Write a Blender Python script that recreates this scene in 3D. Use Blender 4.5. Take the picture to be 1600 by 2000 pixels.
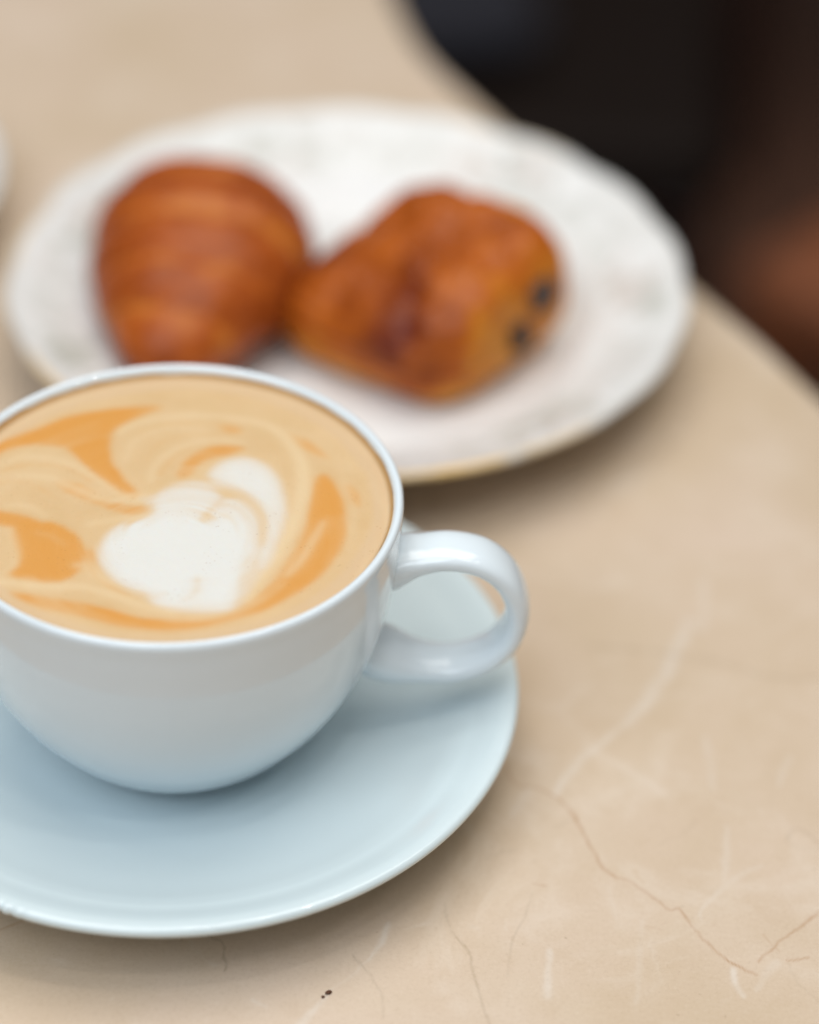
import bpy, bmesh, math, random
import numpy as np
from mathutils import Vector, Matrix, noise as mnoise

S = 0.01                      # the scene is laid out in centimetres, stored in metres
scene = bpy.context.scene
for o in list(bpy.data.objects):
    bpy.data.objects.remove(o)

# ------------------------------------------------------------------ camera
CAM_C = np.array([4.95105276, -41.14696714, 38.7015672])
CAM_F = np.array([0.0, 0.78888796, -0.61453706])
CAM_R = np.array([0.9994069, 0.02116234, 0.02716633])
CAM_U = np.array([-0.03443624, 0.61417257, 0.78842006])
cd = bpy.data.cameras.new('camera')
cam = bpy.data.objects.new('camera', cd)
scene.collection.objects.link(cam)
m = Matrix.Identity(4)
for i in range(3):
    m[i][0] = CAM_R[i]; m[i][1] = CAM_U[i]; m[i][2] = -CAM_F[i]; m[i][3] = CAM_C[i] * S
cam.matrix_world = m
cd.sensor_fit = 'VERTICAL'; cd.sensor_height = 36.0; cd.sensor_width = 28.8
cd.lens = 90.0
cd.clip_start = 0.02; cd.clip_end = 60
cd.dof.use_dof = True
cd.dof.focus_distance = 0.514
cd.dof.aperture_fstop = 3.6
cd.dof.aperture_blades = 0
scene.camera = cam

# ------------------------------------------------------------------ world and lamps
world = bpy.data.worlds.new('World'); scene.world = world
world.use_nodes = True
bg = world.node_tree.nodes['Background']
bg.inputs['Color'].default_value = (1.0, 0.97, 0.93, 1)
bg.inputs['Strength'].default_value = 0.145

def area(name, loc, target, size, size_y, power, col, spread=180):
    l = bpy.data.lights.new(name, 'AREA'); l.shape = 'RECTANGLE'
    l.size = size * S; l.size_y = size_y * S; l.energy = power; l.color = col
    l.spread = math.radians(spread)
    o = bpy.data.objects.new(name, l); scene.collection.objects.link(o)
    o.location = Vector(loc) * S
    o.rotation_euler = (Vector(target) - Vector(loc)).to_track_quat('-Z', 'Y').to_euler()
    return o
area('ceiling_light', (14, 46, 235), (4, 8, 0), 190, 170, 43, (1.0, 0.965, 0.91))
area('window_light', (-90, -128, 230), (0, 0, 3), 210, 150, 46, (0.83, 0.915, 1.0))
# the small bulbs of a ceiling fitting: they make the pin highlights on the glaze
for i, (bx, by) in enumerate([(-30, 0), (-10, 8), (10, 6), (30, 0), (-20, -14), (4, -16), (24, -14)]):
    area('ceiling_bulb', (30 + bx * .8, -24 + by, 92), (6, 0, 4), 3.2, 1.8, 0.30, (1.0, 0.97, 0.92))

scene.cycles.caustics_reflective = False; scene.cycles.caustics_refractive = False
scene.cycles.blur_glossy = 2.0; scene.cycles.sample_clamp_indirect = 1.5
vs = scene.view_settings
scene.display_settings.display_device = 'sRGB'
vs.view_transform = 'Standard'; vs.look = 'None'
vs.exposure = -0.1; vs.gamma = 1.0
vs.use_curve_mapping = False

# ------------------------------------------------------------------ helpers
def link(o):
    scene.collection.objects.link(o); return o

def tag(o, label=None, cat=None, group=None, kind=None):
    if label: o['label'] = label
    if cat: o['category'] = cat
    if group: o['group'] = group
    if kind: o['kind'] = kind
    return o

def empty(name, loc):
    o = bpy.data.objects.new(name, None)
    o.empty_display_size = 0.02
    o.location = Vector(loc) * S
    return link(o)

def mesh_obj(name, verts, faces, mat, parent=None, smooth=True, loc=None):
    """verts in centimetres (local)"""
    v = np.asarray(verts, dtype=np.float64) * S
    me = bpy.data.meshes.new(name)
    if isinstance(faces, np.ndarray):
        n, k = faces.shape
        me.vertices.add(len(v)); me.vertices.foreach_set('co', v.ravel())
        me.loops.add(n * k); me.loops.foreach_set('vertex_index', faces.ravel().astype(np.int32))
        me.polygons.add(n)
        me.polygons.foreach_set('loop_start', np.arange(0, n * k, k, dtype=np.int32))
        me.polygons.foreach_set('loop_total', np.full(n, k, dtype=np.int32))
        me.update(calc_edges=True); me.validate()
    else:
        me.from_pydata([tuple(p) for p in v], [], faces); me.update()
    if smooth:
        me.polygons.foreach_set('use_smooth', np.ones(len(me.polygons), dtype=bool))
    me.materials.append(mat)
    o = bpy.data.objects.new(name, me)
    if loc is not None: o.location = Vector(loc) * S
    if parent is not None: o.parent = parent
    return link(o)

def attr(o, name, vals):
    a = o.data.attributes.new(name, 'FLOAT', 'POINT')
    a.data.foreach_set('value', np.asarray(vals, dtype=np.float32))

def grid_faces(nu, nv, wrap_v=False, wrap_u=False):
    iu = np.arange(nu if wrap_u else nu - 1); iv = np.arange(nv if wrap_v else nv - 1)
    a, b = np.meshgrid(iu, iv, indexing='ij')
    a = a.ravel(); b = b.ravel(); a2 = (a + 1) % nu; b2 = (b + 1) % nv
    return np.stack([a * nv + b, a * nv + b2, a2 * nv + b2, a2 * nv + b], -1)

def catmull(P, n=10, closed=False):
    P = np.asarray(P, float); N = len(P); out = []
    rng = range(N) if closed else range(N - 1)
    for i in rng:
        if closed:
            p0, p1, p2, p3 = P[(i - 1) % N], P[i], P[(i + 1) % N], P[(i + 2) % N]
        else:
            p0, p1, p2, p3 = P[max(i - 1, 0)], P[i], P[i + 1], P[min(i + 2, N - 1)]
        t = np.linspace(0, 1, n, endpoint=False)[:, None]
        out.append(.5 * ((2 * p1) + (-p0 + p2) * t + (2 * p0 - 5 * p1 + 4 * p2 - p3) * t ** 2 + (-p0 + 3 * p1 - 3 * p2 + p3) * t ** 3))
    out = np.concatenate(out)
    if not closed: out = np.concatenate([out, P[-1:]])
    return out

def lathe(name, profile, mat, parent=None, loc=None, seg=192, n=6, radius_fn=None):
    pr = catmull(profile, n); pr[:, 0] = np.maximum(pr[:, 0], 0.0005)
    th = np.linspace(0, 2 * np.pi, seg, endpoint=False)
    R = pr[:, 0][:, None] * np.ones(seg)[None]; Z = pr[:, 1][:, None] * np.ones(seg)[None]
    if radius_fn: R, Z = radius_fn(R, Z, th[None])
    V = np.stack([R * np.cos(th), R * np.sin(th), Z], -1).reshape(-1, 3)
    return mesh_obj(name, V, grid_faces(len(pr), seg, wrap_v=True), mat, parent, loc=loc)

def unproject(pts, z):
    """photograph pixel (1600x2000) -> point on the horizontal plane z, used only for measuring the layout"""
    p = np.atleast_2d(np.asarray(pts, float))
    D = CAM_F + ((p[:, :1] - 800) / 5000.) * CAM_R + ((1000 - p[:, 1:2]) / 5000.) * CAM_U
    return CAM_C + D * ((z - CAM_C[2]) / D[:, 2])[:, None]

def smooth01(x): 
    x = np.clip(x, 0, 1); return x * x * (3 - 2 * x)

def seg_dist(Q, P, W=None):
    """distance of points Q (n,2) to polyline P (m,2); with widths W returns distance/width"""
    best = np.full(len(Q), 1e9)
    for i in range(len(P) - 1):
        a, b = P[i], P[i + 1]; d = b - a; L = d @ d + 1e-12
        t = np.clip(((Q - a) @ d) / L, 0, 1)
        dd = np.hypot(*(Q - a - t[:, None] * d).T)
        if W is not None: dd = dd / (W[i] + (W[i + 1] - W[i]) * t)
        best = np.minimum(best, dd)
    return best

def poly_sdf(Q, P):
    """signed distance to a closed polygon, negative inside"""
    P2 = np.concatenate([P, P[:1]])
    d = seg_dist(Q, P2)
    ins = np.zeros(len(Q), bool)
    for i in range(len(P)):
        (x1, y1), (x2, y2) = P2[i], P2[i + 1]
        c = (y1 > Q[:, 1]) != (y2 > Q[:, 1])
        if y1 != y2:
            ins ^= c & (Q[:, 0] < (x2 - x1) * (Q[:, 1] - y1) / (y2 - y1) + x1)
    return np.where(ins, -d, d)

def vnoise(Q, scale, seed=0, octaves=3):
    """cheap smooth value noise for arrays of 2-D or 3-D points, range about -1..1"""
    rs = np.random.RandomState(seed); out = np.zeros(len(Q)); amp = 1.; tot = 0.
    D = Q.shape[1]
    tab = rs.uniform(-1, 1, 4096)
    for k in range(octaves):
        X = Q * scale * 2 ** k + 31.7 * (k + 1)
        I = np.floor(X).astype(np.int64); F = X - I; F = F * F * (3 - 2 * F)
        v = np.zeros(len(Q))
        for c in range(2 ** D):
            w = np.ones(len(Q)); h = np.zeros(len(Q), np.int64) + k * 977
            for a in range(D):
                b = (c >> a) & 1
                w *= F[:, a] if b else 1 - F[:, a]
                h = h * 1619 + (I[:, a] + b) * 31337 + a * 6971
                h = (h ^ (h >> 13)) & 0x7fffffff
            v += w * tab[h % 4096]
        out += v * amp; tot += amp; amp *= .5
    return out / tot

# ------------------------------------------------------------------ materials
def srgb(r, g, b):
    f = lambda c: (c / 255 / 12.92) if c / 255 <= .04045 else ((c / 255 + .055) / 1.055) ** 2.4
    return (f(r), f(g), f(b), 1)

class NT:
    def __init__(self, name):
        self.m = bpy.data.materials.new(name); self.m.use_nodes = True
        self.t = self.m.node_tree; self.b = self.t.nodes['Principled BSDF']
        self.co = None
    def n(self, typ, **kw):
        x = self.t.nodes.new(typ)
        for k, v in kw.items(): setattr(x, k, v)
        return x
    def l(self, a, b): self.t.links.new(a, b)
    def coord(self):
        if not self.co: self.co = self.n('ShaderNodeTexCoord').outputs['Object']
        return self.co
    def noise(self, scale, detail=4, rough=.55, dist=0., vec=None):
        x = self.n('ShaderNodeTexNoise'); x.inputs['Scale'].default_value = scale
        x.inputs['Detail'].default_value = detail; x.inputs['Roughness'].default_value = rough
        x.inputs['Distortion'].default_value = dist
        self.l(vec or self.coord(), x.inputs['Vector']); return x.outputs['Fac']
    def ramp(self, fac, stops):
        x = self.n('ShaderNodeValToRGB'); e = x.color_ramp.elements
        while len(e) > 1: e.remove(e[-1])
        e[0].position = stops[0][0]; e[0].color = stops[0][1]
        for p, c in stops[1:]:
            q = e.new(p); q.color = c
        self.l(fac, x.inputs['Fac']); return x.outputs['Color']
    def mix(self, fac, a, b, blend='MIX'):
        x = self.n('ShaderNodeMix'); x.data_type = 'RGBA'; x.blend_type = blend
        for v, s in ((fac, x.inputs[0]), (a, x.inputs[6]), (b, x.inputs[7])):
            if hasattr(v, 'links'): self.l(v, s)
            else: s.default_value = v
        return x.outputs[2]
    def math(self, op, a, b=None, clamp=False):
        x = self.n('ShaderNodeMath', operation=op, use_clamp=clamp)
        for v, s in ((a, x.inputs[0]), (b, x.inputs[1])):
            if v is None: continue
            if hasattr(v, 'links'): self.l(v, s)
            else: s.default_value = v
        return x.outputs[0]
    def attr(self, name):
        x = self.n('ShaderNodeAttribute'); x.attribute_name = name; return x.outputs['Fac']
    def bump(self, h, strength, dist):
        x = self.n('ShaderNodeBump'); x.inputs['Strength'].default_value = strength
        x.inputs['Distance'].default_value = dist
        self.l(h, x.inputs['Height']); self.l(x.outputs['Normal'], self.b.inputs['Normal'])
    def set(self, **kw):
        for k, v in kw.items():
            s = self.b.inputs[k.replace('_', ' ')]
            if hasattr(v, 'links'): self.l(v, s)
            else: s.default_value = v
        return self

def rgb(v, a=1): return (v[0], v[1], v[2], a)
BW = lambda v: (v, v, v, 1)

def porcelain(name, col, col2, rough=.2):
    t = NT(name)
    c = t.mix(t.ramp(t.noise(28, 3), [(.35, BW(0)), (.7, BW(1))]), col, col2)
    t.set(Base_Color=c, Roughness=rough,
          IOR=1.5, Specular_IOR_Level=.08, Coat_Weight=1.0, Coat_Roughness=.015)
    return t.m
M_cup = porcelain('cup_porcelain', (.71, .785, .835, 1), (.695, .77, .82, 1))
M_saucer = porcelain('saucer_porcelain', (.64, .735, .765, 1), (.62, .715, .745, 1), .2)

def marble():
    t = NT('cream_marble')
    co = t.coord()
    n1 = t.noise(9, 6, .6, .6); n2 = t.noise(34, 5, .6, .4); n3 = t.noise(140, 4, .6)
    c = t.mix(t.ramp(n1, [(.36, BW(0)), (.64, BW(1))]), (.545, .425, .30, 1), (.615, .49, .385, 1))
    c = t.mix(t.math('MULTIPLY', t.ramp(n2, [(.48, BW(0)), (.72, BW(1))]), .38), c, (.66, .555, .45, 1))
    c = t.mix(t.math('MULTIPLY', t.ramp(n3, [(.5, BW(0)), (.78, BW(1))]), .25), c, (.50, .37, .25, 1))
    # small pale flecks and hairlines of the stone
    v = t.n('ShaderNodeTexVoronoi', feature='DISTANCE_TO_EDGE'); v.inputs['Scale'].default_value = 13
    wv = t.n('ShaderNodeVectorMath', operation='ADD')
    nn = t.n('ShaderNodeTexNoise'); nn.inputs['Scale'].default_value = 22; nn.inputs['Detail'].default_value = 5
    t.l(co, nn.inputs['Vector'])
    sc = t.n('ShaderNodeVectorMath', operation='SCALE'); sc.inputs['Scale'].default_value = .05
    t.l(nn.outputs['Color'], sc.inputs[0]); t.l(co, wv.inputs[0]); t.l(sc.outputs[0], wv.inputs[1])
    t.l(wv.outputs[0], v.inputs['Vector'])
    hair = t.ramp(v.outputs['Distance'], [(0, BW(1)), (.012, BW(.35)), (.035, BW(0))])
    hmask = t.ramp(t.noise(17, 2), [(.52, BW(0)), (.62, BW(1))])
    c = t.mix(t.math('MULTIPLY', t.math('MULTIPLY', hair, hmask), .35), c, (.72, .64, .56, 1))
    fl = t.ramp(t.noise(75, 3, .5, .8), [(.70, BW(0)), (.78, BW(1))])
    c = t.mix(t.math('MULTIPLY', fl, .45), c, (.70, .63, .56, 1))
    c = t.mix(t.math('MULTIPLY', t.attr('vein_white'), .52), c, (.70, .65, .595, 1))
    c = t.mix(t.math('MULTIPLY', t.attr('vein_grey'), .5), c, (.25, .17, .095, 1))
    c = t.mix(t.math('MULTIPLY', t.attr('vein_brown'), .65), c, (.36, .18, .075, 1))
    g = t.noise(1100, 3, .7)
    c = t.mix(t.math('MULTIPLY', t.ramp(g, [(.30, BW(1)), (.48, BW(0))]), .16), c, (.36, .25, .16, 1))
    c = t.mix(t.math('MULTIPLY', t.ramp(g, [(.55, BW(0)), (.75, BW(1))]), .16), c, (.75, .68, .60, 1))
    pit = t.math('MULTIPLY', t.ramp(t.noise(420, 2, .5), [(.22, BW(1)), (.27, BW(0))]), .3)
    c = t.mix(pit, c, (.22, .13, .07, 1))
    cl = t.ramp(t.noise(26, 6, .65, 1.5), [(.55, BW(0)), (.66, BW(.3)), (.70, BW(0))])
    c = t.mix(cl, c, (.69, .60, .51, 1))
    t.set(Base_Color=c, Roughness=t.ramp(t.noise(40, 5), [(.3, BW(.26)), (.7, BW(.40))]), IOR=1.5, Specular_IOR_Level=.35)
    t.bump(t.noise(300, 3), .04, .0004)
    return t.m
M_marble = marble()

def coffee_mat():
    t = NT('latte_foam')
    tan = t.mix(t.ramp(t.noise(60, 4), [(.35, BW(0)), (.65, BW(1))]), srgb(204, 172, 128), srgb(210, 180, 139))
    c = t.mix(t.attr('ring'), tan, srgb(204, 176, 141))
    c = t.mix(t.math('MULTIPLY', t.attr('crema'), .93), c, srgb(208, 146, 70))
    c = t.mix(t.attr('cream'), c, srgb(218, 194, 156))
    c = t.mix(t.attr('milk'), c, srgb(215, 214, 209))
    c = t.mix(t.attr('wet'), c, srgb(186, 140, 76))
    # pin-prick bubbles
    v = t.n('ShaderNodeTexVoronoi'); v.inputs['Scale'].default_value = 900
    t.l(t.coord(), v.inputs['Vector'])
    dots = t.math('MULTIPLY', t.ramp(v.outputs['Distance'], [(.10, BW(1)), (.24, BW(0))]),
                  t.ramp(t.noise(140, 3), [(.5, BW(0)), (.62, BW(1))]))
    c = t.mix(t.math('MULTIPLY', dots, .26), c, srgb(150, 105, 60))
    t.set(Base_Color=c, Roughness=.42, IOR=1.35, Specular_IOR_Level=.25)
    t.b.inputs['Subsurface Weight'].default_value = .12
    t.b.inputs['Subsurface Radius'].default_value = (1, .6, .35)
    t.b.inputs['Subsurface Scale'].default_value = .002
    t.bump(t.math('ADD', t.noise(1500, 3), t.math('MULTIPLY', v.outputs['Distance'], .5)), .25, .0002)
    return t.m
M_coffee = coffee_mat()

def pastry_mat(name, dark, mid, light, rough=.36):
    t = NT(name)
    f = t.math('ADD', t.attr('bake'), t.math('MULTIPLY', t.math('SUBTRACT', t.noise(150, 5, .6), .5), .45), clamp=True)
    c = t.ramp(f, [(0, light), (.45, mid), (1, dark)])
    t.set(Base_Color=c, Roughness=rough, IOR=1.45, Specular_IOR_Level=.25, Coat_Weight=.06, Coat_Roughness=.3)
    t.bump(t.noise(420, 5, .65), .35, .0008)
    return t.m
M_croissant = pastry_mat('croissant_crust', srgb(98, 34, 10), srgb(166, 80, 24), srgb(206, 132, 58))
M_pain = pastry_mat('pain_crust', srgb(104, 36, 10), srgb(174, 88, 22), srgb(214, 142, 48))

def simple(name, col, rough=.5, metal=0., nscale=40, var=.25, bump=.1, spec=.5):
    t = NT(name)
    c2 = tuple(x * (1 - var) for x in col[:3]) + (1,)
    c = t.mix(t.ramp(t.noise(nscale, 5), [(.3, BW(0)), (.7, BW(1))]), col, c2)
    t.set(Base_Color=c, Roughness=rough, Metallic=metal, Specular_IOR_Level=spec)
    if bump: t.bump(t.noise(nscale * 4, 4), bump, .001)
    return t.m
M_choc = simple('dark_chocolate', (.012, .008, .007, 1), .6, nscale=300)
M_crumb = simple('crumb_brown', (.10, .035, .012, 1), .7, nscale=900)
M_speck = simple('speck_dark', (.05, .04, .035, 1), .8, nscale=900)
M_plate_white = porcelain('far_saucer_porcelain', (.70, .70, .69, 1), (.67, .67, .66, 1))

def plate_mat():
    t = NT('printed_porcelain')
    sx = t.n('ShaderNodeSeparateXYZ'); t.l(t.coord(), sx.inputs[0])
    r = t.math('SQRT', t.math('ADD', t.math('POWER', sx.outputs[0], 2.), t.math('POWER', sx.outputs[1], 2.)))
    ang = t.math('ARCTAN2', sx.outputs[1], sx.outputs[0])
    band = t.ramp(t.math('MULTIPLY', r, 10.), [(.66, BW(0)), (.71, BW(1)), (.82, BW(1)), (.86, BW(0))])
    spray = t.ramp(t.math('SINE', t.math('ADD', t.math('MULTIPLY', ang, 7.), 1.1)), [(0., BW(0.5)), (.75, BW(1))])
    leaves = t.ramp(t.noise(95, 3, .6, 1.2), [(.42, BW(0)), (.50, BW(1))])
    f = t.math('MULTIPLY', t.math('MULTIPLY', band, spray), leaves)
    hue = t.ramp(t.noise(45, 2), [(.40, (.43, .44, .385, 1)), (.56, (.47, .455, .41, 1)), (.64, (.54, .47, .42, 1))])
    c = t.mix(t.math('MULTIPLY', f, .75), (.77, .77, .76, 1), hue)
    t.set(Base_Color=c, Roughness=.26, IOR=1.5, Specular_IOR_Level=.3, Coat_Weight=.05, Coat_Roughness=.06)
    t.bump(t.noise(60, 2), .05, .0006)
    return t.m
M_plate = plate_mat()

def gold_mat():
    t = NT('worn_gold_line')
    w = t.attr('gilt')
    c = t.mix(w, (.66, .65, .62, 1), (.80, .52, .16, 1))
    t.set(Base_Color=c, Roughness=.32, Metallic=t.math('MULTIPLY', w, .15))
    return t.m
M_gold = gold_mat()

def wood(name, a, b, rough=.4):
    t = NT(name)
    w = t.n('ShaderNodeTexWave', wave_type='BANDS'); w.inputs['Scale'].default_value = 9
    w.inputs['Distortion'].default_value = 6; w.inputs['Detail'].default_value = 4
    t.l(t.coord(), w.inputs['Vector'])
    t.set(Base_Color=t.mix(w.outputs['Fac'], a, b), Roughness=rough)
    return t.m
M_redwood = wood('mahogany', (.030, .011, .008, 1), (.016, .007, .005, 1))
M_orangewood = wood('cherry_wood', (.25, .078, .028, 1), (.17, .052, .02, 1), .5)
M_floor = wood('dark_floorboard', (.115, .046, .024, 1), (.075, .031, .017, 1), .7)
M_black = simple('black_leather', (.011, .0065, .005, 1), .6, nscale=120, spec=.12)
M_iron = simple('cast_iron', (.02, .02, .02, 1), .5, .6, nscale=60)

# ------------------------------------------------------------------ floor and walls of the setting: only a floor is seen
def floor():
    root = mesh_obj('floor', [(-260, -160, -76.2), (340, -160, -76.2), (340, 420, -76.2), (-260, 420, -76.2)], [(0, 1, 2, 3)], M_floor, smooth=False)
    tag(root, 'dark brown floor beyond the table', None, kind='structure')
    # boards where the camera sees the floor
    bm = None
    w = 13.0; x0 = -20.0
    V = np.array([(x, y, z) for z in (0, 1.) for y in (-90, 90) for x in (-w / 2 + .12, w / 2 - .12)], float)
    F = [(0, 2, 3, 1), (4, 5, 7, 6), (0, 1, 5, 4), (1, 3, 7, 5), (3, 2, 6, 7), (2, 0, 4, 6)]
    first = None
    for k in range(8):
        for j in range(2):
            loc = (x0 + k * w, 130 + j * 180.4 - (k % 3) * 37, -76.15)
            if first is None:
                first = mesh_obj('floorboard', V, F, M_floor, root, smooth=False, loc=loc)
            else:
                c = first.copy(); link(c); c.parent = root; c.location = Vector(loc) * S
floor()

# ------------------------------------------------------------------ table
def build_table():
    t = empty('cafe_table', (0, 0, -75.2))
    tag(t, 'cream marble cafe table carrying the cup and the pastry plate', 'table')
    P0 = np.array([12.6, 19.51]); e = np.array([-.5147, .8574]); n = np.array([.8574, .5147])
    edge = np.array([(15.64, 14.3), (14.5, 16.5), (13.25, 18.5), (12.6, 19.55), (9.8, 24.15), (7.05, 28.75), (6.09, 30.42), (5.44, 31.55), (4.82, 32.9), (4.45, 34.1), (4.15, 35.3), (3.86, 36.5)])
    se = (edge - P0) @ e; oe = (edge - P0) @ n
    # curve carried on straight beyond what is seen
    se = np.concatenate([[-75, -40, -20], se, [se[-1] + 6, se[-1] + 40]])
    oe = np.concatenate([[-5.5, -1.6, -.3], oe, [oe[-1] + 2.2, oe[-1] + 8]])
    def off(s):
        return np.interp(s, se, oe)
    def axis(lo, hi, a, b, fine, coarse):
        return np.concatenate([np.arange(lo, a, coarse), np.arange(a, b, fine), np.arange(b, hi + coarse, coarse)])
    s = axis(-66, 50, -36.5, -8.5, .042, .8)
    so = off(s); k = np.array([.02, .06, .12, .06, .02, .02]); 
    for _ in range(3):
        so = np.interp(s, s, so)
    ss = np.linspace(-70, 55, 2501); oo = off(ss); ker = np.hanning(41); ker /= ker.sum()
    oo = np.convolve(np.pad(oo, 20, mode='edge'), ker, 'valid'); so = np.interp(s, ss, oo)
    o = axis(-62, 0, -23.5, -5.0, .042, .8)
    o = o[o < -1.0]
    o = np.concatenate([o, [-.8, -.55, -.4]])
    # edge rounding, underside
    rr = .38
    ang = np.linspace(0, np.pi / 2, 7)
    eo = np.concatenate([-rr + rr * np.sin(ang), [0, 0], -rr + rr * np.cos(ang), [-6, -40, -62]])
    ez = np.concatenate([-rr + rr * np.cos(ang), [-1, -1.6], -2.2 + rr - rr * np.sin(ang) - .0, [-2.2, -2.2, -2.2]])
    eo[9:16] = -rr + rr * np.cos(ang); ez[9:16] = -2.2 + rr - rr * np.sin(ang)
    O = np.concatenate([o, eo]); Z = np.concatenate([np.zeros(len(o)), ez])
    SS, OO = np.meshgrid(s, O, indexing='ij'); ZZ = np.broadcast_to(Z, SS.shape)
    # the offset fades from the far (straight) side to the seen edge
    wgt = np.clip((OO + 62) / 57., 0, 1)
    OF = OO + so[:, None] * wgt
    XY = P0 + SS[..., None] * e + OF[..., None] * n
    V = np.concatenate([XY, ZZ[..., None]], -1).reshape(-1, 3)
    top = mesh_obj('tabletop', V, grid_faces(len(s), len(O)), M_marble, t, loc=(0, 0, 75.2))
    Q = V[:, :2]
    wob = np.stack([vnoise(Q, 2.2, 5), vnoise(Q, 2.2, 6)], -1) * .06 + np.stack([vnoise(Q, 7, 7), vnoise(Q, 7, 8)], -1) * .03
    Qw = Q + wob
    def veins(lst, wide):
        acc = np.zeros(len(Q))
        for pts, w, a in lst:
            P = unproject(pts, 0)[:, :2]; P = catmull(P, 6)
            lo = P.min(0) - 1.5; hi = P.max(0) + 1.5
            sel = np.where(((Q > lo) & (Q < hi)).all(1) & (V[:, 2] > -.01))[0]
            if not len(sel): continue
            W = np.maximum(np.interp(np.linspace(0, 1, len(P)), np.linspace(0, 1, len(w)), w) * wide, .036)
            d = seg_dist(Qw[sel], P, W)
            brk = .72 + .5 * vnoise(Q[sel], 3.0, 11)
            acc[sel] = np.maximum(acc[sel], a * np.clip(brk, .1, 1) * smooth01((1.4 - d) / 1.3))
        return acc
    brown = [([(985, 1495), (1010, 1530), (1060, 1545), (1105, 1573), (1130, 1608), (1145, 1640), (1160, 1665), (1172, 1687), (1200, 1710), (1235, 1725), (1270, 1750), (1305, 1777), (1325, 1775), (1350, 1802), (1385, 1846), (1420, 1875), (1475, 1905)],
              [.03, .04, .06, .055, .045, .04, .038, .035, .03], .95),
             ([(1605, 1778), (1560, 1810), (1510, 1850), (1482, 1880)], [.06, .05, .04, .03], .8),
             ([(1490, 1826), (1522, 1856)], [.03, .03], .3), ([(1536, 1874), (1556, 1872), (1580, 1869)], [.03, .04, .03], .9),
             ([(1040, 1727), (1064, 1731)], [.03, .03], .7), ([(1260, 1810), (1290, 1815)], [.025, .025], .35),
             ([(0, 1816), (30, 1806), (55, 1800), (78, 1803)], [.03, .035, .04, .05], .8)]
    grey = [([(866, 1765), (884, 1820), (920, 1870), (930, 1920), (950, 1978), (962, 2005)], [.025, .03, .03, .03], .75),
            ([(1040, 1742), (1022, 1795), (1008, 1825), (996, 1855), (990, 1905)], [.025, .03, .025], .45),
            ([(1140, 1262), (1230, 1268), (1300, 1275), (1400, 1290), (1500, 1320), (1605, 1325)], [.05, .07, .06], .6),
            ([(408, 1828), (428, 1838), (438, 1858), (443, 1882), (436, 1898)], [.035, .035, .03, .02], 1.),
            ([(357, 1828), (355, 1838)], [.03, .02], .9),
            ([(1538, 1641), (1546, 1628), (1556, 1620), (1575, 1628), (1600, 1652)], [.02, .03, .03, .04], .6),
            ([(1540, 1650), (1570, 1660), (1600, 1658)], [.02, .02, .02], .3),
            ([(950, 1675), (985, 1662), (1010, 1657)], [.025, .025, .02], .4),
            ([(1080, 1616), (1110, 1606), (1130, 1600)], [.02, .02, .02], .4),
            ([(690, 1865), (725, 1905), (745, 1945), (750, 1985)], [.02, .025, .02], .55),
            ([(1540, 1880), (1560, 1920), (1600, 1960)], [.02, .02, .02], .35),
            ([(1290, 1650), (1345, 1620), (1360, 1600)], [.02, .02, .02], .25)]
    white = [([(1345, 1215), (1325, 1260), (1310, 1295), (1265, 1370), (1235, 1405), (1200, 1430), (1150, 1470), (1112, 1508), (1085, 1555)], [.17, .15, .18, .17, .12, .08, .09, .12, .06], .8),
             ([(1072, 1855), (1070, 1890), (1068, 1945)], [.06, .07, .11], .8),
             ([(1431, 1893), (1436, 1925), (1452, 1946)], [.06, .07, .05], 1.),
             ([(1375, 1440), (1385, 1480), (1392, 1540)], [.08, .11, .07], .5),
             ([(1420, 1615), (1416, 1680), (1412, 1725)], [.05, .08, .04], .55),
             ([(1366, 1786), (1395, 1750), (1430, 1718), (1490, 1690)], [.03, .06, .09, .03], .5),
             ([(1545, 1480), (1530, 1505), (1520, 1535)], [.06, .09, .05], .5),
             ([(1030, 1545), (1010, 1575), (1000, 1595)], [.08, .12, .06], .6),
             ([(760, 1806), (742, 1840), (720, 1875)], [.05, .07, .03], .9),
             ([(640, 1945), (612, 1975), (580, 2005)], [.04, .08, .1], .9),
             ([(492, 1955), (505, 1962), (516, 1968)], [.04, .04, .02], .8),
             ([(55, 1842), (75, 1835), (110, 1820)], [.06, .03, .02], .5),
             ([(640, 1940), (690, 1900), (720, 1875)], [.02, .03, .03], .4),
             ([(1520, 1880), (1495, 1905), (1480, 1935)], [.08, .1, .05], .6),
             ([(1255, 1800), (1250, 1860), (1245, 1960)], [.05, .07, .06], .3),
             ([(1190, 1740), (1195, 1770), (1205, 1800)], [.03, .05, .02], .3),
             ([(1370, 1230), (1375, 1180), (1372, 1130)], [.1, .12, .1], .5),
             ([(920, 1810), (932, 1812)], [.05, .06], .5),
             ([(360, 1820), (385, 1860), (420, 1885)], [.04, .03, .05], .35)]
    attr(top, 'vein_brown', veins(brown, .9)); attr(top, 'vein_grey', veins(grey, 1.)); attr(top, 'vein_white', veins(white, 1.25))
    # pedestal, out of sight under the top
    lathe('pedestal', [(0.01, 0), (4, 0), (3.4, 8), (3.0, 30), (3.2, 60), (6, 70), (9, 72.7), (.01, 72.8)], M_iron, t, loc=(-12, 4, .2), seg=32)
    lathe('foot', [(.01, 0), (24, 0), (24, 1.2), (8, 3), (3, 4), (.01, 4)], M_iron, t, loc=(-12, 4, -.6), seg=48)
build_table()

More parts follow.
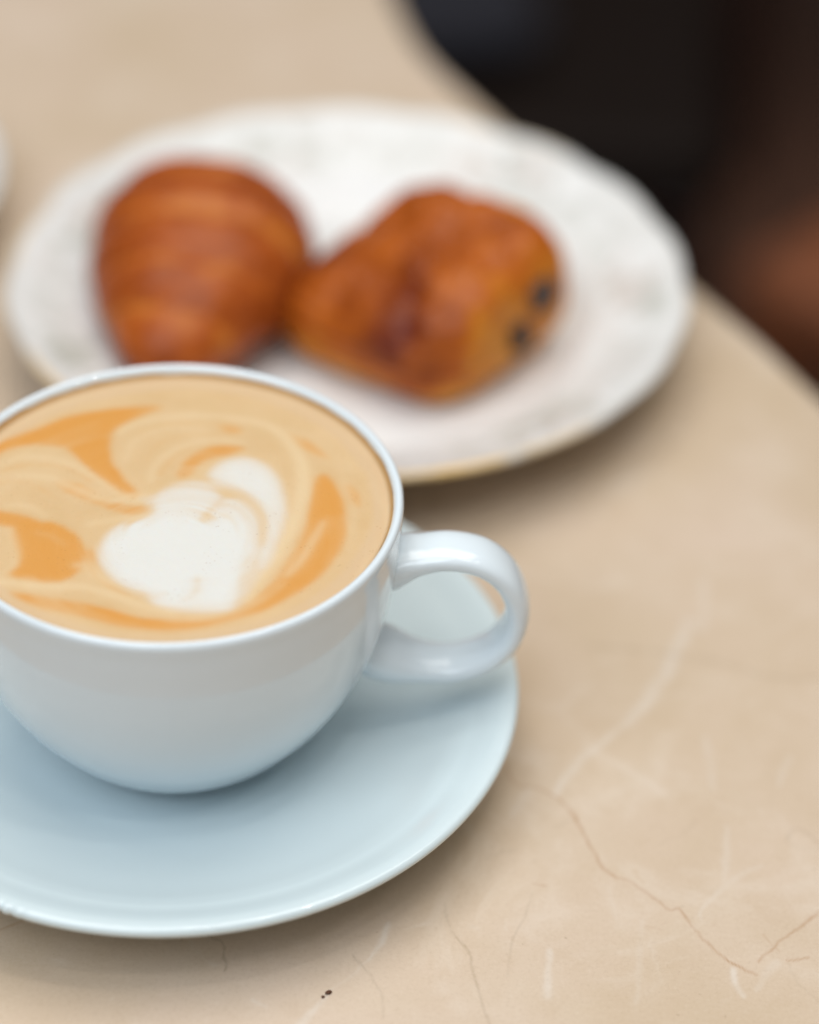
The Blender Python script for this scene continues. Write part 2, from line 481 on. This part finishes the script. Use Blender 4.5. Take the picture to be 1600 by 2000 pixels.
# ------------------------------------------------------------------ chairs seen dark and blurred past the table's edge
def chair(label, loc, rot, m_seat, m_leg, seat_z=45, w=42, d=42, leg_w=3.6):
    t = empty('chair', (loc[0], loc[1], -75.1)); t.rotation_euler = (0, 0, rot)
    tag(t, label, 'chair')
    def rbox(name, c, sz, mat, bev, taper=None):
        bm = bmesh.new(); bmesh.ops.create_cube(bm, size=1)
        for v in bm.verts:
            k = 1 if taper is None or v.co.z > 0 else taper
            v.co = Vector((c[0] + v.co.x * sz[0] * k, c[1] + v.co.y * sz[1] * k, c[2] + v.co.z * sz[2])) * S
        bmesh.ops.bevel(bm, geom=list(bm.edges), offset=bev * S, segments=3, affect='EDGES', profile=.5)
        me = bpy.data.meshes.new(name); bm.to_mesh(me); bm.free()
        me.polygons.foreach_set('use_smooth', np.ones(len(me.polygons), dtype=bool))
        me.materials.append(mat); o = bpy.data.objects.new(name, me); o.parent = t; return link(o)
    rbox('seat', (0, 0, seat_z - 2), (w, d, 4), m_seat, 1.4)
    hx = w / 2 - leg_w / 2 - .4; hy = d / 2 - leg_w / 2 - .4
    for sx in (-1, 1):
        for sy in (-1, 1):
            rbox('leg', (sx * hx, sy * hy, (seat_z - 4) / 2), (leg_w, leg_w, seat_z - 4), m_leg, .5, .75)
        rbox('back_post', (sx * hx, hy, seat_z + 22), (leg_w, leg_w * .8, 44), m_leg, .5)
        rbox('stretcher', (sx * hx, 0, 18), (1.8, 2 * hy - 2, 2.6), m_leg, .4)
    for k in range(3):
        rbox('back_slat', (0, hy, seat_z + 16 + k * 11), (2 * hx - 2, 1.6, 5), m_leg, .4)
    return t
chair('black seated dark wooden chair pushed towards the far table edge', (1.5, 101, 0), math.radians(-3), M_black, M_redwood)
chair('reddish brown wooden chair whose leg stands behind the black seated chair', (48, 174, 0), math.radians(6), M_redwood, M_redwood, leg_w=4.4)
chair('orange brown cherry wood chair at the right edge beyond the table', (50.5, 69, 0), math.radians(-45), M_orangewood, M_orangewood)

M_slate = simple('slate_cloth', (.030, .030, .038, 1), .9, nscale=90, spec=.1)
def cushion():
    n1, n2 = 30, 60
    vv = np.linspace(-np.pi / 2, np.pi / 2, n1); aa = np.linspace(0, 2 * np.pi, n2, endpoint=False)
    VV, AA = np.meshgrid(vv, aa, indexing='ij'); sg = lambda x, p: np.sign(x) * np.abs(x) ** p
    V = np.stack([sg(np.cos(VV), .6) * sg(np.cos(AA), .45) * 6.5, sg(np.cos(VV), .6) * sg(np.sin(AA), .45) * 8, sg(np.sin(VV), 1.) * 2.2 + 2.2], -1).reshape(-1, 3)
    V[:, 2] += .25 * vnoise(V, .3, 95)
    o = mesh_obj('cushion', V, grid_faces(n1, n2, wrap_v=True), M_slate, loc=(4.5, 93.5, -30.2)); o.rotation_euler = (0, 0, .2)
    tag(o, 'dark blue grey cushion lying on the black seated chair', 'cushion')
cushion()

# ------------------------------------------------------------------ saucer, cup, coffee
def saucer_mesh(name, mat, loc, worn=False):
    prof = [(.01, .52), (1.5, .52), (2.45, .525), (2.8, .55), (3.2, .61), (3.8, .72), (4.6, .91), (5.6, 1.22), (6.2, 1.465), (6.45, 1.565), (6.6, 1.617), (6.75, 1.68), (7.0, 1.80), (7.2, 1.885), (7.38, 1.925), (7.47, 1.90),
            (7.52, 1.82), (7.49, 1.72), (7.36, 1.63), (7.0, 1.44), (6.2, 1.10), (5.2, .72), (4.4, .42), (4.15, .2), (4.05, .02), (3.8, .0), (3.65, .05), (3.55, .2), (3.0, .24), (.01, .24)]
    prof = [(r * .985, z) for r, z in prof]
    def chips(R, Z, th):
        # small nicks in the glaze of the rim
        a = np.degrees(th) % 360; k = smooth01(1.3 - np.abs(a - 246.5) / 5.5)
        c = np.clip(np.sin(a * 3.3) + .6 * np.sin(a * 7.1 + 1), 0, 1.5) * k * smooth01((R - 7.1) / .25)
        return R - .055 * c, Z - .02 * c
    return lathe(name, prof, mat, None, loc, seg=900 if worn else 320, n=6, radius_fn=chips if worn else None)
sa = saucer_mesh('saucer', M_saucer, (.03, .04, .01), True)
tag(sa, 'pale blue white round saucer under the coffee cup', 'saucer')
sf = saucer_mesh('saucer', M_plate_white, (-14.15, 20.3, .01))
tag(sf, 'white saucer cut off by the left edge behind the pastry plate', 'saucer')

RIM_Z = 6.82; CUP_Z = .53; CUP_X = .10; CUP_Y = .09
cup = empty('coffee_cup', (CUP_X, CUP_Y, CUP_Z))
tag(cup, 'pale blue white porcelain cup full of latte with a round handle', 'cup')
prof = [(.01, .60), (1.5, .62), (2.4, .80), (3.15, 1.38), (3.82, 2.3), (4.22, 3.3), (4.42, 4.4), (4.50, 5.4), (4.54, 6.05), (4.555, 6.19), (4.60, 6.262), (4.66, 6.29), (4.72, 6.27), (4.762, 6.20),
        (4.765, 6.08), (4.745, 5.85), (4.72, 5.4), (4.64, 4.5), (4.47, 3.55), (4.19, 2.65), (3.78, 1.82), (3.25, 1.05), (2.88, .62), (2.62, .36), (2.46, .22), (2.32, .15), (2.22, .12), (2.2, .06), (2.16, .0), (2.05, .02), (2.0, .10), (1.9, .2), (.01, .22)]
prof = [(r * .993, z) for r, z in prof]
body = lathe('body', prof, M_cup, cup, seg=384, n=6)

def build_handle():
    cl = catmull([(4.28, 5.12), (4.6, 5.29), (5.05, 5.47), (5.7, 5.60), (6.4, 5.45), (6.93, 4.97), (7.19, 4.22), (7.06, 3.45), (6.58, 2.86), (5.85, 2.55), (5.05, 2.58), (4.45, 2.76), (4.0, 2.95)], 12)
    cl[:, 1] -= CUP_Z
    N = len(cl); tg = np.gradient(cl, axis=0); tg /= np.linalg.norm(tg, axis=1)[:, None]
    nr = np.stack([-tg[:, 1], tg[:, 0]], -1)
    L = np.concatenate([[0], np.cumsum(np.hypot(*np.diff(cl, axis=0).T))])
    # flare where the clay is joined to the wall
    fl0 = np.exp(-(np.clip(L - .2, 0, 9) / .55) ** 2); fl1 = np.exp(-(np.clip(L[-1] - .4 - L, 0, 9) / .65) ** 2)
    th = .262 + .20 * fl0 + .20 * fl1
    wd = .56 + .12 * fl0 + .16 * fl1
    M = 40; a = np.linspace(0, 2 * np.pi, M, endpoint=False); p = 2 / 2.4
    ca = np.sign(np.cos(a)) * np.abs(np.cos(a)) ** p; sa_ = np.sign(np.sin(a)) * np.abs(np.sin(a)) ** p
    X = cl[:, 0][:, None] + nr[:, 0][:, None] * ca * th[:, None]
    Z = cl[:, 1][:, None] + nr[:, 1][:, None] * ca * th[:, None]
    Y = wd[:, None] * sa_[None]
    V = np.stack([X, Y, Z], -1).reshape(-1, 3)
    return mesh_obj('handle', V, grid_faces(N, M, wrap_v=True), M_cup, cup)
hd = build_handle()
hd.rotation_euler = (0, 0, 0)

def build_coffee():
    CZ = RIM_Z - .27; CR = 4.515
    nr, ns = 210, 900
    r = np.linspace(0, 1, nr) ** .8 * CR; r[0] = 1e-5
    th = np.linspace(0, 2 * np.pi, ns, endpoint=False)
    R, T = np.meshgrid(r, th, indexing='ij')
    Q = np.stack([R * np.cos(T), R * np.sin(T)], -1).reshape(-1, 2)
    edge = R.ravel() / CR
    z = np.where(edge > .965, ((edge - .965) / .035) ** 3 * (.14 + .05 * vnoise(Q * 1.0, 1.6, 57)), 0)
    z = z + .012 * vnoise(Q, 1.2, 3)
    V = np.concatenate([Q, z[:, None]], 1)
    o = mesh_obj('latte', V, grid_faces(nr, ns, wrap_v=True), M_coffee, None, loc=(CUP_X, CUP_Y, CZ))
    tag(o, 'milky latte with a white foam swirl filling the cup', 'coffee')
    # latte art: outlines of crema, cream and milk on the surface
    def conv(pts):
        p = np.asarray(pts, float); p = np.stack([p[:, 0] / 2, p[:, 1] / 2 + 680], -1)
        return unproject(p, CZ)[:, :2] - np.array([CUP_X, CUP_Y])
    Qpolar = Q; G = 420; gx = np.linspace(-CR, CR, G)
    gX, gY = np.meshgrid(gx, gx, indexing='ij'); Q = np.stack([gX.ravel(), gY.ravel()], -1)
    def blur(f, sig):
        sig = sig / (gx[1] - gx[0]); h = int(3 * sig) + 1
        k = np.exp(-.5 * (np.arange(-h, h + 1) / sig) ** 2); k /= k.sum()
        f = np.pad(f.reshape(G, G), h, mode='edge')
        f = sum(k[i] * f[i:i + G] for i in range(2 * h + 1))
        return sum(k[i] * f[:, i:i + G] for i in range(2 * h + 1)).ravel()
    def sample(f):
        f = f.reshape(G, G); p = (Qpolar + CR) / (2 * CR) * (G - 1.001)
        i = np.clip(np.floor(p).astype(int), 0, G - 2); w = p - i
        a, b = i[:, 0], i[:, 1]; u, v = w[:, 0], w[:, 1]
        return f[a, b] * (1 - u) * (1 - v) + f[a + 1, b] * u * (1 - v) + f[a, b + 1] * (1 - u) * v + f[a + 1, b + 1] * u * v
    Qw = Q + np.stack([vnoise(Q, 1.3, 21), vnoise(Q, 1.3, 22)], -1) * .05
    def region(pts, soft):
        P = catmull(conv(pts), 5, True); lo = P.min(0) - .6; hi = P.max(0) + .6
        sel = np.where(((Qw > lo) & (Qw < hi)).all(1))[0]; out = np.zeros(len(Q))
        out[sel] = smooth01(.5 - poly_sdf(Qw[sel], P) / (2.2 * soft)); return out
    def stroke(pts, w, soft=.85):
        P = catmull(conv(pts), 6); lo = P.min(0) - .8; hi = P.max(0) + .8
        sel = np.where(((Qw > lo) & (Qw < hi)).all(1))[0]; out = np.zeros(len(Q))
        W = np.interp(np.linspace(0, 1, len(P)), np.linspace(0, 1, len(w)), w) * 1.35
        out[sel] = smooth01((1 + soft - seg_dist(Qw[sel], P, W)) / (2 * soft)); return out
    crema = np.zeros(len(Q)); cream = np.zeros(len(Q)); milk = np.zeros(len(Q))
    up = lambda A, B, s=1.: np.maximum(A, B * s)
    # ---- crema
    crema = up(crema, region([(-200, 470), (-100, 400), (0, 365), (150, 310), (280, 262), (420, 240), (560, 228), (640, 230), (560, 262), (480, 305), (435, 350), (425, 400), (445, 460), (495, 520), (548, 575), (505, 588), (440, 545), (375, 490), (305, 435), (270, 398), (180, 380), (80, 385), (0, 410), (-120, 470)], .10))
    crema = up(crema, region([(690, 505), (715, 455), (780, 400), (860, 378), (965, 385), (900, 412), (820, 432), (775, 462), (735, 505)], .07))
    crema = up(crema, region([(845, 300), (900, 297), (955, 316), (900, 332)], .08), .85)
    crema = up(crema, region([(1095, 325), (1180, 348), (1262, 400), (1288, 440), (1220, 412), (1150, 372)], .08), .85)
    crema = up(crema, region([(1235, 515), (1275, 492), (1320, 550), (1352, 640), (1352, 740), (1305, 830), (1225, 912), (1125, 975), (1000, 1035), (860, 1078), (700, 1098), (500, 1090), (330, 1055), (200, 1025), (100, 985), (35, 948), (110, 955), (250, 982), (400, 1012), (560, 1052), (700, 1058), (850, 1046), (950, 1000), (1050, 920), (1125, 820), (1185, 720), (1215, 620)], .07))
    crema = up(crema, region([(1355, 525), (1398, 565), (1408, 625), (1380, 605), (1362, 560)], .05), .85)
    crema = up(crema, region([(50, 705), (130, 680), (230, 688), (300, 728), (335, 800), (310, 875), (250, 912), (170, 918), (90, 903), (30, 878), (72, 850), (58, 780)], .09))
    crema = up(crema, region([(-150, 600), (0, 632), (80, 648), (160, 685), (60, 705), (0, 692), (-150, 660)], .08), .9)
    crema = up(crema, region([(210, 520), (300, 528), (400, 580), (500, 608), (585, 628), (540, 652), (450, 640), (350, 602), (260, 562)], .07), .75)
    crema = up(crema, region([(330, 790), (372, 800), (395, 860), (445, 925), (530, 968), (470, 965), (400, 925), (345, 860)], .06), .8)
    crema = up(crema, stroke([(530, 340), (640, 300), (780, 290), (880, 300)], [.04, .06, .05, .03]), .45)
    crema = up(crema, stroke([(560, 450), (600, 390), (680, 350), (780, 335), (860, 335)], [.04, .05, .05, .03]), .4)
    crema = up(crema, stroke([(620, 520), (640, 470), (690, 420), (760, 380)], [.05, .06, .04, .03]), .5)
    crema = up(crema, stroke([(0, 480), (120, 455), (260, 470), (360, 520)], [.05, .06, .05, .03]), .55)
    crema = up(crema, stroke([(-50, 540), (60, 520), (140, 540), (220, 590)], [.06, .06, .05, .04]), .4)
    crema = up(crema, stroke([(1180, 450), (1225, 540), (1200, 660), (1150, 760)], [.03, .04, .04, .03]), .35)
    # ---- paler cream streaks
    cream = up(cream, stroke([(470, 335), (500, 310), (600, 278), (760, 262), (900, 272), (1040, 300), (1130, 370), (1185, 460), (1185, 570), (1140, 690), (1060, 840), (960, 985)], [.04, .05, .06, .05, .07, .08, .10, .08, .07, .05]), .85)
    cream = up(cream, stroke([(0, 450), (100, 425), (240, 442), (370, 505), (480, 575), (560, 575)], [.05, .05, .06, .05, .04]), .7)
    cream = up(cream, stroke([(60, 500), (180, 505), (320, 560), (420, 592), (560, 600)], [.04, .06, .07, .05, .03]), .75)
    cream = up(cream, stroke([(20, 610), (120, 620), (180, 660)], [.04, .05, .03]), .7)
    cream = up(cream, stroke([(590, 520), (605, 460), (660, 410), (740, 375), (840, 355), (960, 365)], [.03, .05, .05, .04, .03]), .75)
    cream = up(cream, stroke([(490, 440), (510, 380), (590, 330), (700, 312), (820, 318)], [.03, .04, .05, .04, .03]), .6)
    cream = up(cream, stroke([(-60, 905), (60, 915), (200, 930), (330, 935), (450, 970), (570, 1010), (680, 1030)], [.06, .06, .06, .05, .06, .05, .03]), .85)
    cream = up(cream, stroke([(1262, 680), (1230, 740), (1180, 820), (1120, 890)], [.03, .05, .05, .03]), .75)
    cream = up(cream, stroke([(1340, 510), (1375, 590), (1385, 680), (1360, 790)], [.03, .03, .03, .03]), .5)
    cream = up(cream, stroke([(300, 850), (330, 850), (355, 880), (420, 925)], [.05, .06, .05, .03]), .6)
    cream = up(cream, stroke([(30, 700), (55, 760), (60, 830), (20, 880)], [.04, .05, .05, .04]), .5)
    cream = up(cream, stroke([(340, 690), (400, 680), (500, 660), (590, 660)], [.05, .06, .05, .03]), .55)
    cream = up(cream, stroke([(140, 720), (200, 735), (260, 770)], [.02, .03, .02]), .25)
    # ---- milk
    milk = up(milk, region([(388, 800), (408, 742), (470, 692), (550, 668), (602, 640), (600, 595), (622, 560), (680, 532), (760, 520), (825, 540), (852, 590), (802, 640), (782, 682), (850, 658), (905, 668), (942, 720), (962, 800), (950, 880), (925, 975), (900, 1022), (800, 1028), (700, 1022), (605, 1005), (570, 962), (515, 948), (450, 910), (408, 860)], .085))
    milk = up(milk, region([(815, 490), (870, 440), (960, 425), (1040, 455), (1092, 520), (1115, 600), (1105, 690), (1075, 765), (1045, 850), (1008, 868), (1000, 805), (1022, 740), (1022, 660), (990, 600), (940, 562), (880, 542), (830, 525)], .10), .93)
    milk = up(milk, region([(850, 605), (920, 588), (980, 628), (1012, 690), (1002, 765), (972, 850), (950, 765), (928, 692), (880, 652), (825, 655)], .05), .88)
    milk = up(milk, region([(525, 590), (590, 570), (640, 580), (600, 610)], .06), .6)
    milk = up(milk, region([(925, 850), (1010, 845), (1040, 850), (990, 930), (920, 1010)], .09), .55)
    # tan hairlines laid back over the milk
    cut = stroke([(870, 560), (940, 575), (1000, 620), (1028, 690), (1015, 770)], [.05, .07, .07, .06, .03])
    cut = up(cut, stroke([(785, 672), (815, 632), (865, 612), (930, 628), (965, 672)], [.03, .05, .03, .03, .02]), .6)
    cut = up(cut, stroke([(772, 905), (770, 935), (752, 960)], [.04, .05, .03]), .7)
    cut = up(cut, stroke([(745, 975), (710, 985)], [.05, .03]), .35)
    cut = up(cut, stroke([(640, 960), (600, 975)], [.05, .04]), .3)
    milk = milk * (1 - cut)
    # the milk thins out towards the top of the swirl
    top_thin = region([(600, 590), (640, 545), (760, 515), (840, 545), (800, 620), (690, 640)], .45)
    milk = milk * (1 - .28 * top_thin)
    crema = np.clip(crema * (.95 + .30 * vnoise(Q, 2.0, 41)), 0, 1)
    # swirl streaks left by the pour, winding round the heart
    c0 = conv([(700, 740)])[0]; dq = Q - c0; rho = np.hypot(dq[:, 0], dq[:, 1]); phi = np.arctan2(dq[:, 1], dq[:, 0])
    cs = np.stack([np.cos(phi) * .6, np.sin(phi) * .6, rho * 2.2], -1)
    cs[:, :2] += .35 * np.stack([vnoise(Q, .8, 33), vnoise(Q, .8, 34)], -1)
    streak = vnoise(cs, 1.3, 35, 2)
    cf = np.stack([np.cos(phi) * .9, np.sin(phi) * .9, rho * 6.5], -1)
    cf[:, :2] += .5 * np.stack([vnoise(Q, .9, 43), vnoise(Q, .9, 44)], -1); cf[:, 2] += 1.1 * vnoise(Q, .7, 45)
    feather = vnoise(cf, 1.1, 46, 2) * np.clip(1.5 - rho / 1.9, .12, 1)
    crema_s = np.clip(.55 * blur(crema, .055) + .55 * blur(crema, .19) - .04, 0, 1)
    crema = smooth01((crema_s * (1 + .35 * streak) + .42 * feather * (4 * crema_s * (1 - crema_s)) + .08 * np.clip(feather, 0, 1) - .02) / .94)
    milk_w = .42 * blur(milk, .05) + .58 * blur(milk, .2)
    milk_w = np.clip((milk_w - .09) / .91, 0, 1)
    milk_w = np.clip(milk_w + .40 * feather * (4 * milk_w * (1 - milk_w)), 0, 1) * (1 - .10 * np.clip(vnoise(Q, 1.5, 36), 0, 1))
    halo = blur(milk, .42)
    cream = np.clip(.6 * blur(cream, .06) + .5 * blur(cream, .14) + .38 * halo + .30 * np.clip(-streak, 0, 1) + .22 * np.clip(-feather, 0, 1), 0, 1) * (1 - .8 * milk_w)
    crema = crema * (1 - .5 * cream)
    crema = sample(crema); cream = sample(cream); milk = sample(milk_w)
    milk = np.clip((milk - .03) / .93, 0, 1) ** 1.1
    Q = Qpolar
    rr = Q / CR; rad = np.hypot(rr[:, 0], rr[:, 1]) + .012 * vnoise(Q, 1.1, 51)
    ring = smooth01((rad - .88) / .05)
    attr(o, 'crema', crema * (1 - smooth01((rad - .93) / .04))); attr(o, 'cream', cream * .9); attr(o, 'milk', milk)
    attr(o, 'ring', ring * .8); attr(o, 'wet', smooth01((edge - .978) / .02) * .75)
build_coffee()

# ------------------------------------------------------------------ plate
PX, PY = 3.135, 15.847
def build_plate():
    t = empty('pastry_plate', (PX, PY, .01))
    tag(t, 'white scalloped plate with faint floral rim holding two pastries', 'plate')
    def lob(th):
        ph = (th - math.radians(2)) * 18 / 2
        return np.abs(np.sin(ph))
    def rf(R, Z, th):
        k = smooth01((R - 6.3) / 2.7)
        l = lob(th)
        return R * (1 + k * (.010 * l - .005)), Z + k * .06 * (l - .6)
    prof = [(.01, .55), (3, .55), (5.2, .57), (5.9, .64), (6.3, .86), (6.62, 1.17), (7.0, 1.36), (7.5, 1.52), (8.1, 1.77), (8.75, 2.05), (8.98, 2.15), (9.06, 2.15), (9.10, 2.09), (9.04, 2.0), (8.7, 1.84), (7.9, 1.48), (7.0, 1.0), (6.3, .55), (5.7, .28), (5.4, .05), (5.1, 0.), (4.9, .06), (4.7, .22), (.01, .25)]
    prof = [(r * .974 if r > 4.6 else r, z) for r, z in prof]
    lathe('dish', prof, M_plate, t, seg=540, n=5, radius_fn=rf)
    # gilded line along the scalloped edge
    th = np.linspace(0, 2 * np.pi, 540, endpoint=False); l = lob(th)
    M = 10; a = np.linspace(0, 2 * np.pi, M, endpoint=False)
    R0 = 9.06 * .974 * (1 + (.010 * l - .005)); Z0 = 2.10 + .06 * (l - .6)
    R = R0[:, None] + .11 * np.cos(a); Z = Z0[:, None] + .11 * np.sin(a)
    V = np.stack([R * np.cos(th)[:, None], R * np.sin(th)[:, None], Z], -1).reshape(-1, 3)
    ge = mesh_obj('gilded_edge', V, grid_faces(540, M, True, True), M_gold, t)
    # the gilding is worn off most of the way round
    dth = np.degrees(np.repeat(th, M)); keep = np.zeros(len(dth))
    for c, w, s_ in ((282, 15, 1.), (307, 7, .5), (222, 14, .6), (170, 10, .5), (60, 12, .3)):
        keep = np.maximum(keep, s_ * smooth01((w - np.abs((dth - c + 180) % 360 - 180)) / 6 + .5))
    attr(ge, 'gilt', keep * np.clip(.8 + .5 * vnoise(V, 1.5, 91), 0, 1))
build_plate()
WELL = .57

# ------------------------------------------------------------------ croissant (left), its tip towards the camera
def build_croissant():
    N, Mm = 260, 160
    s = np.linspace(0, 1, N)
    a = np.linspace(0, 2 * np.pi, Mm, endpoint=False)
    Sg, A = np.meshgrid(s, a, indexing='ij')
    # envelope from front tip (s=0) to back (s=1)
    env = np.interp(Sg, [0, .02, .06, .14, .28, .45, .6, .75, .87, .95, .985, 1], [.02, .24, .40, .56, .79, .97, 1.03, 1.0, .86, .60, .33, .02])
    # overlapping turns of dough: boundaries bow with the angle
    sk = Sg + .06 * np.cos(A) - .02 * np.sin(2 * A + 1)
    bounds = np.array([-.1, .16, .34, .54, .76, .92, 1.1])
    lay = np.zeros_like(sk); u = np.zeros_like(sk)
    for i in range(len(bounds) - 1):
        mk = (sk >= bounds[i]) & (sk < bounds[i + 1])
        uu = (sk - bounds[i]) / (bounds[i + 1] - bounds[i])
        u[mk] = uu[mk]; lay[mk] = i
    # turns in the middle lie over those nearer the tips
    up = np.where(bounds[lay.astype(int)] < .5, 1 - u, u)
    step = np.exp(-up * 9) * -.07 + .05 * np.sin(np.pi * np.clip(u, 0, 1))
    R = env * (1 + step)
    x = R * np.cos(A) * 2.80; z = R * np.sin(A) * 1.95
    y0, y1 = 11.25, 19.35
    y = y0 + (y1 - y0) * Sg
    cx = -.98 + .35 * np.sin(np.pi * Sg) - .25 * (1 - Sg)
    P = np.stack([x + cx, y, z + 2.42 - .35 * (1 - Sg) ** 2], -1).reshape(-1, 3)
    nz = vnoise(P, .8, 61)
    P[:, 0] += .10 * nz; P[:, 2] += .10 * vnoise(P, .9, 62) + .03 * vnoise(P, 4, 63)
    # it rests on the plate: flattened underneath, following the rise of the rim
    rr = np.hypot(P[:, 0] - PX, P[:, 1] - PY)
    fl = np.interp(rr, [0, 5.9, 6.3, 6.7, 7.3, 8.1], [.59, .69, .88, 1.15, 1.45, 1.80])
    P[:, 2] = np.maximum(P[:, 2], fl)
    o = mesh_obj('croissant', P, grid_faces(N, Mm, wrap_v=True), M_croissant)
    tag(o, 'glossy brown ridged croissant on the left of the plate', 'croissant')
    b = .60 - .27 * np.exp(-up * 2.5) + .10 * np.sin(np.pi * u)
    b = b.ravel() + .38 * vnoise(P, .55, 64) + .24 * vnoise(P, 2.5, 65)
    b = np.where(P[:, 2] < 1.3, b - .15 * (1.3 - P[:, 2]), b)
    attr(o, 'bake', np.clip(b, 0, 1))
build_croissant()

# ------------------------------------------------------------------ chocolate roll (right), one end towards the right
def build_pain():
    t = empty('pain_au_chocolat', (5.2, 14.8, WELL))
    tag(t, 'orange brown chocolate filled pastry on the right of the plate', 'pastry')
    ax = np.array([.80, -.60]); bx = np.array([.60, .80])       # roll axis, width
    N, Mm = 180, 240
    v = np.linspace(-np.pi / 2, np.pi / 2, N); a = np.linspace(0, 2 * np.pi, Mm, endpoint=False)
    Vv, A = np.meshgrid(v, a, indexing='ij')
    sg = lambda x, p: np.sign(x) * np.abs(x) ** p
    e1 = .50; e2 = .44
    px = sg(np.cos(Vv), e1) * sg(np.cos(A), e2) * 2.62
    py = sg(np.cos(Vv), e1) * sg(np.sin(A), e2) * 2.72
    pz = sg(np.sin(Vv), .72)
    hz = 1.72
    X = px; Y = py
    Z = pz * hz + 1.68
    # lower towards the left corner, higher at the back right
    lx = X * ax[0] + Y * bx[0]; ly = X * ax[1] + Y * bx[1]
    tall = 1 + .075 * np.clip(lx, -4, 1.5) + .05 * ly
    Z = Z * np.where(pz > -.9, tall, 1)
    P = np.stack([lx * 1.14, ly, Z], -1).reshape(-1, 3)
    loc2 = np.stack([X.ravel(), Y.ravel()], -1)
    # folds of the rolled dough: two soft seams across the top along the axis, puffs between
    yb = loc2[:, 1] + .25 * np.sin(loc2[:, 0] * 1.1) + .25 * vnoise(P, .5, 70)
    seam = np.exp(-((yb - .35) / .26) ** 2) * .20 + np.exp(-((yb + 1.35) / .22) ** 2) * .16
    cross = np.exp(-((loc2[:, 0] - .4 + .4 * yb) / .22) ** 2) * .12
    topw = smooth01((P[:, 2] - 1.0) / 1.5)
    dz = (-seam - cross) * topw + .26 * vnoise(P, .75, 71) * topw + .10 * vnoise(P, 1.9, 72)
    P[:, 2] += dz
    P[:, 0] += .16 * vnoise(P, .8, 73); P[:, 1] += .16 * vnoise(P, .8, 74)
    # leaves of dough showing on the open end and the sides
    side = smooth01((2.6 - P[:, 2]) / .8)
    rad = 1 + .012 * np.sin(P[:, 2] * 17 + 2 * vnoise(P, .7, 75)) * side
    P[:, 0] *= rad; P[:, 1] *= rad
    P[:, 2] = np.maximum(P[:, 2], .03)
    o = mesh_obj('crust', P, grid_faces(N, Mm, wrap_v=True), M_pain, t)
    # browning: dark over the top and down the near corner, pale on the open end and the foot
    corner = np.exp(-((P[:, 0] + .15) / .9) ** 2) * (P[:, 1] < 0)
    leftside = smooth01((-P[:, 0] + .3) / 1.6)
    b = .44 + .50 * vnoise(P, .62, 76) + .24 * vnoise(P, 1.8, 77)
    b += .30 * corner + .22 * leftside * smooth01((P[:, 2] - 1.0) / .8)
    b -= .34 * smooth01((P[:, 0] - .6) / 1.3) * smooth01((3.6 - P[:, 2]) / 1.5)
    b -= .42 * smooth01((1.15 - P[:, 2]) / .8)
    b += .5 * seam
    attr(o, 'bake', np.clip(b, 0, 1))
    # two chocolate sticks ending on the open right end
    me_v = P
    for k, (u, w, rot) in enumerate([((1066, 580), (.46, .32), .5), ((1010, 662), (.34, .42), .1)]):
        D = CAM_F + ((u[0] - 800) / 5000.) * CAM_R + ((1000 - u[1]) / 5000.) * CAM_U
        W = P + np.array([5.2, 14.8, WELL])
        q = W - CAM_C; tt = q @ D / (D @ D); dd = np.linalg.norm(q - tt[:, None] * D, axis=1)
        c = np.where(dd < .12)[0]; c = c[np.argmin(tt[c])] if len(c) else np.argmin(dd)
        hit = P[c]
        n1, n2 = 14, 18
        vv = np.linspace(-np.pi / 2, np.pi / 2, n1); aa = np.linspace(0, 2 * np.pi, n2, endpoint=False)
        VV, AA = np.meshgrid(vv, aa, indexing='ij')
        lx_ = sg(np.sin(VV), .5) * .55
        ly_ = sg(np.cos(VV), .5) * sg(np.cos(AA), .6) * w[0]; lz_ = sg(np.cos(VV), .5) * sg(np.sin(AA), .6) * w[1]
        cr, sr = math.cos(rot), math.sin(rot); ly_, lz_ = ly_ * cr - lz_ * sr, ly_ * sr + lz_ * cr
        C2 = hit[:2] - ax * .30
        V = np.stack([C2[0] + lx_ * ax[0] + ly_ * bx[0], C2[1] + lx_ * ax[1] + ly_ * bx[1], hit[2] + lz_], -1).reshape(-1, 3)
        V += .025 * np.stack([vnoise(V, 4, 80 + k), vnoise(V, 4, 82 + k), vnoise(V, 4, 84 + k)], -1)
        mesh_obj('chocolate_stick', V, grid_faces(n1, n2, wrap_v=True), M_choc, t)
build_pain()

# ------------------------------------------------------------------ crumbs
def crumb(label, pix, z, r, mat, seed, stretch=(1, 1, 1), rot=0.):
    c = unproject([pix], z)[0]
    bm = bmesh.new(); bmesh.ops.create_icosphere(bm, subdivisions=2, radius=1)
    V = np.array([v.co[:] for v in bm.verts]); F = [[v.index for v in f.verts] for f in bm.faces]; bm.free()
    V = V * (1 + .38 * vnoise(V, 1.3, seed)[:, None]) * np.array(stretch) * r
    cr, sr = math.cos(rot), math.sin(rot)
    V[:, :2] = V[:, :2] @ np.array([[cr, sr], [-sr, cr]])
    V[:, 2] -= V[:, 2].min()
    o = mesh_obj('crumb', V, F, mat, None, loc=(c[0], c[1], z))
    tag(o, label, 'crumb')
crumb('larger dark brown crumb on the marble in front of the saucer', (642, 1940), .004, .058, M_crumb, 3, (1.35, .8, .6), .5)
crumb('small brown crumb fragment touching the larger crumb on the marble', (631, 1948), .004, .034, M_crumb, 5, (1, .9, .6), .2)
crumb('tiny dark speck on the front of the cup saucer', (413, 1745), 1.33, .018, M_speck, 7)
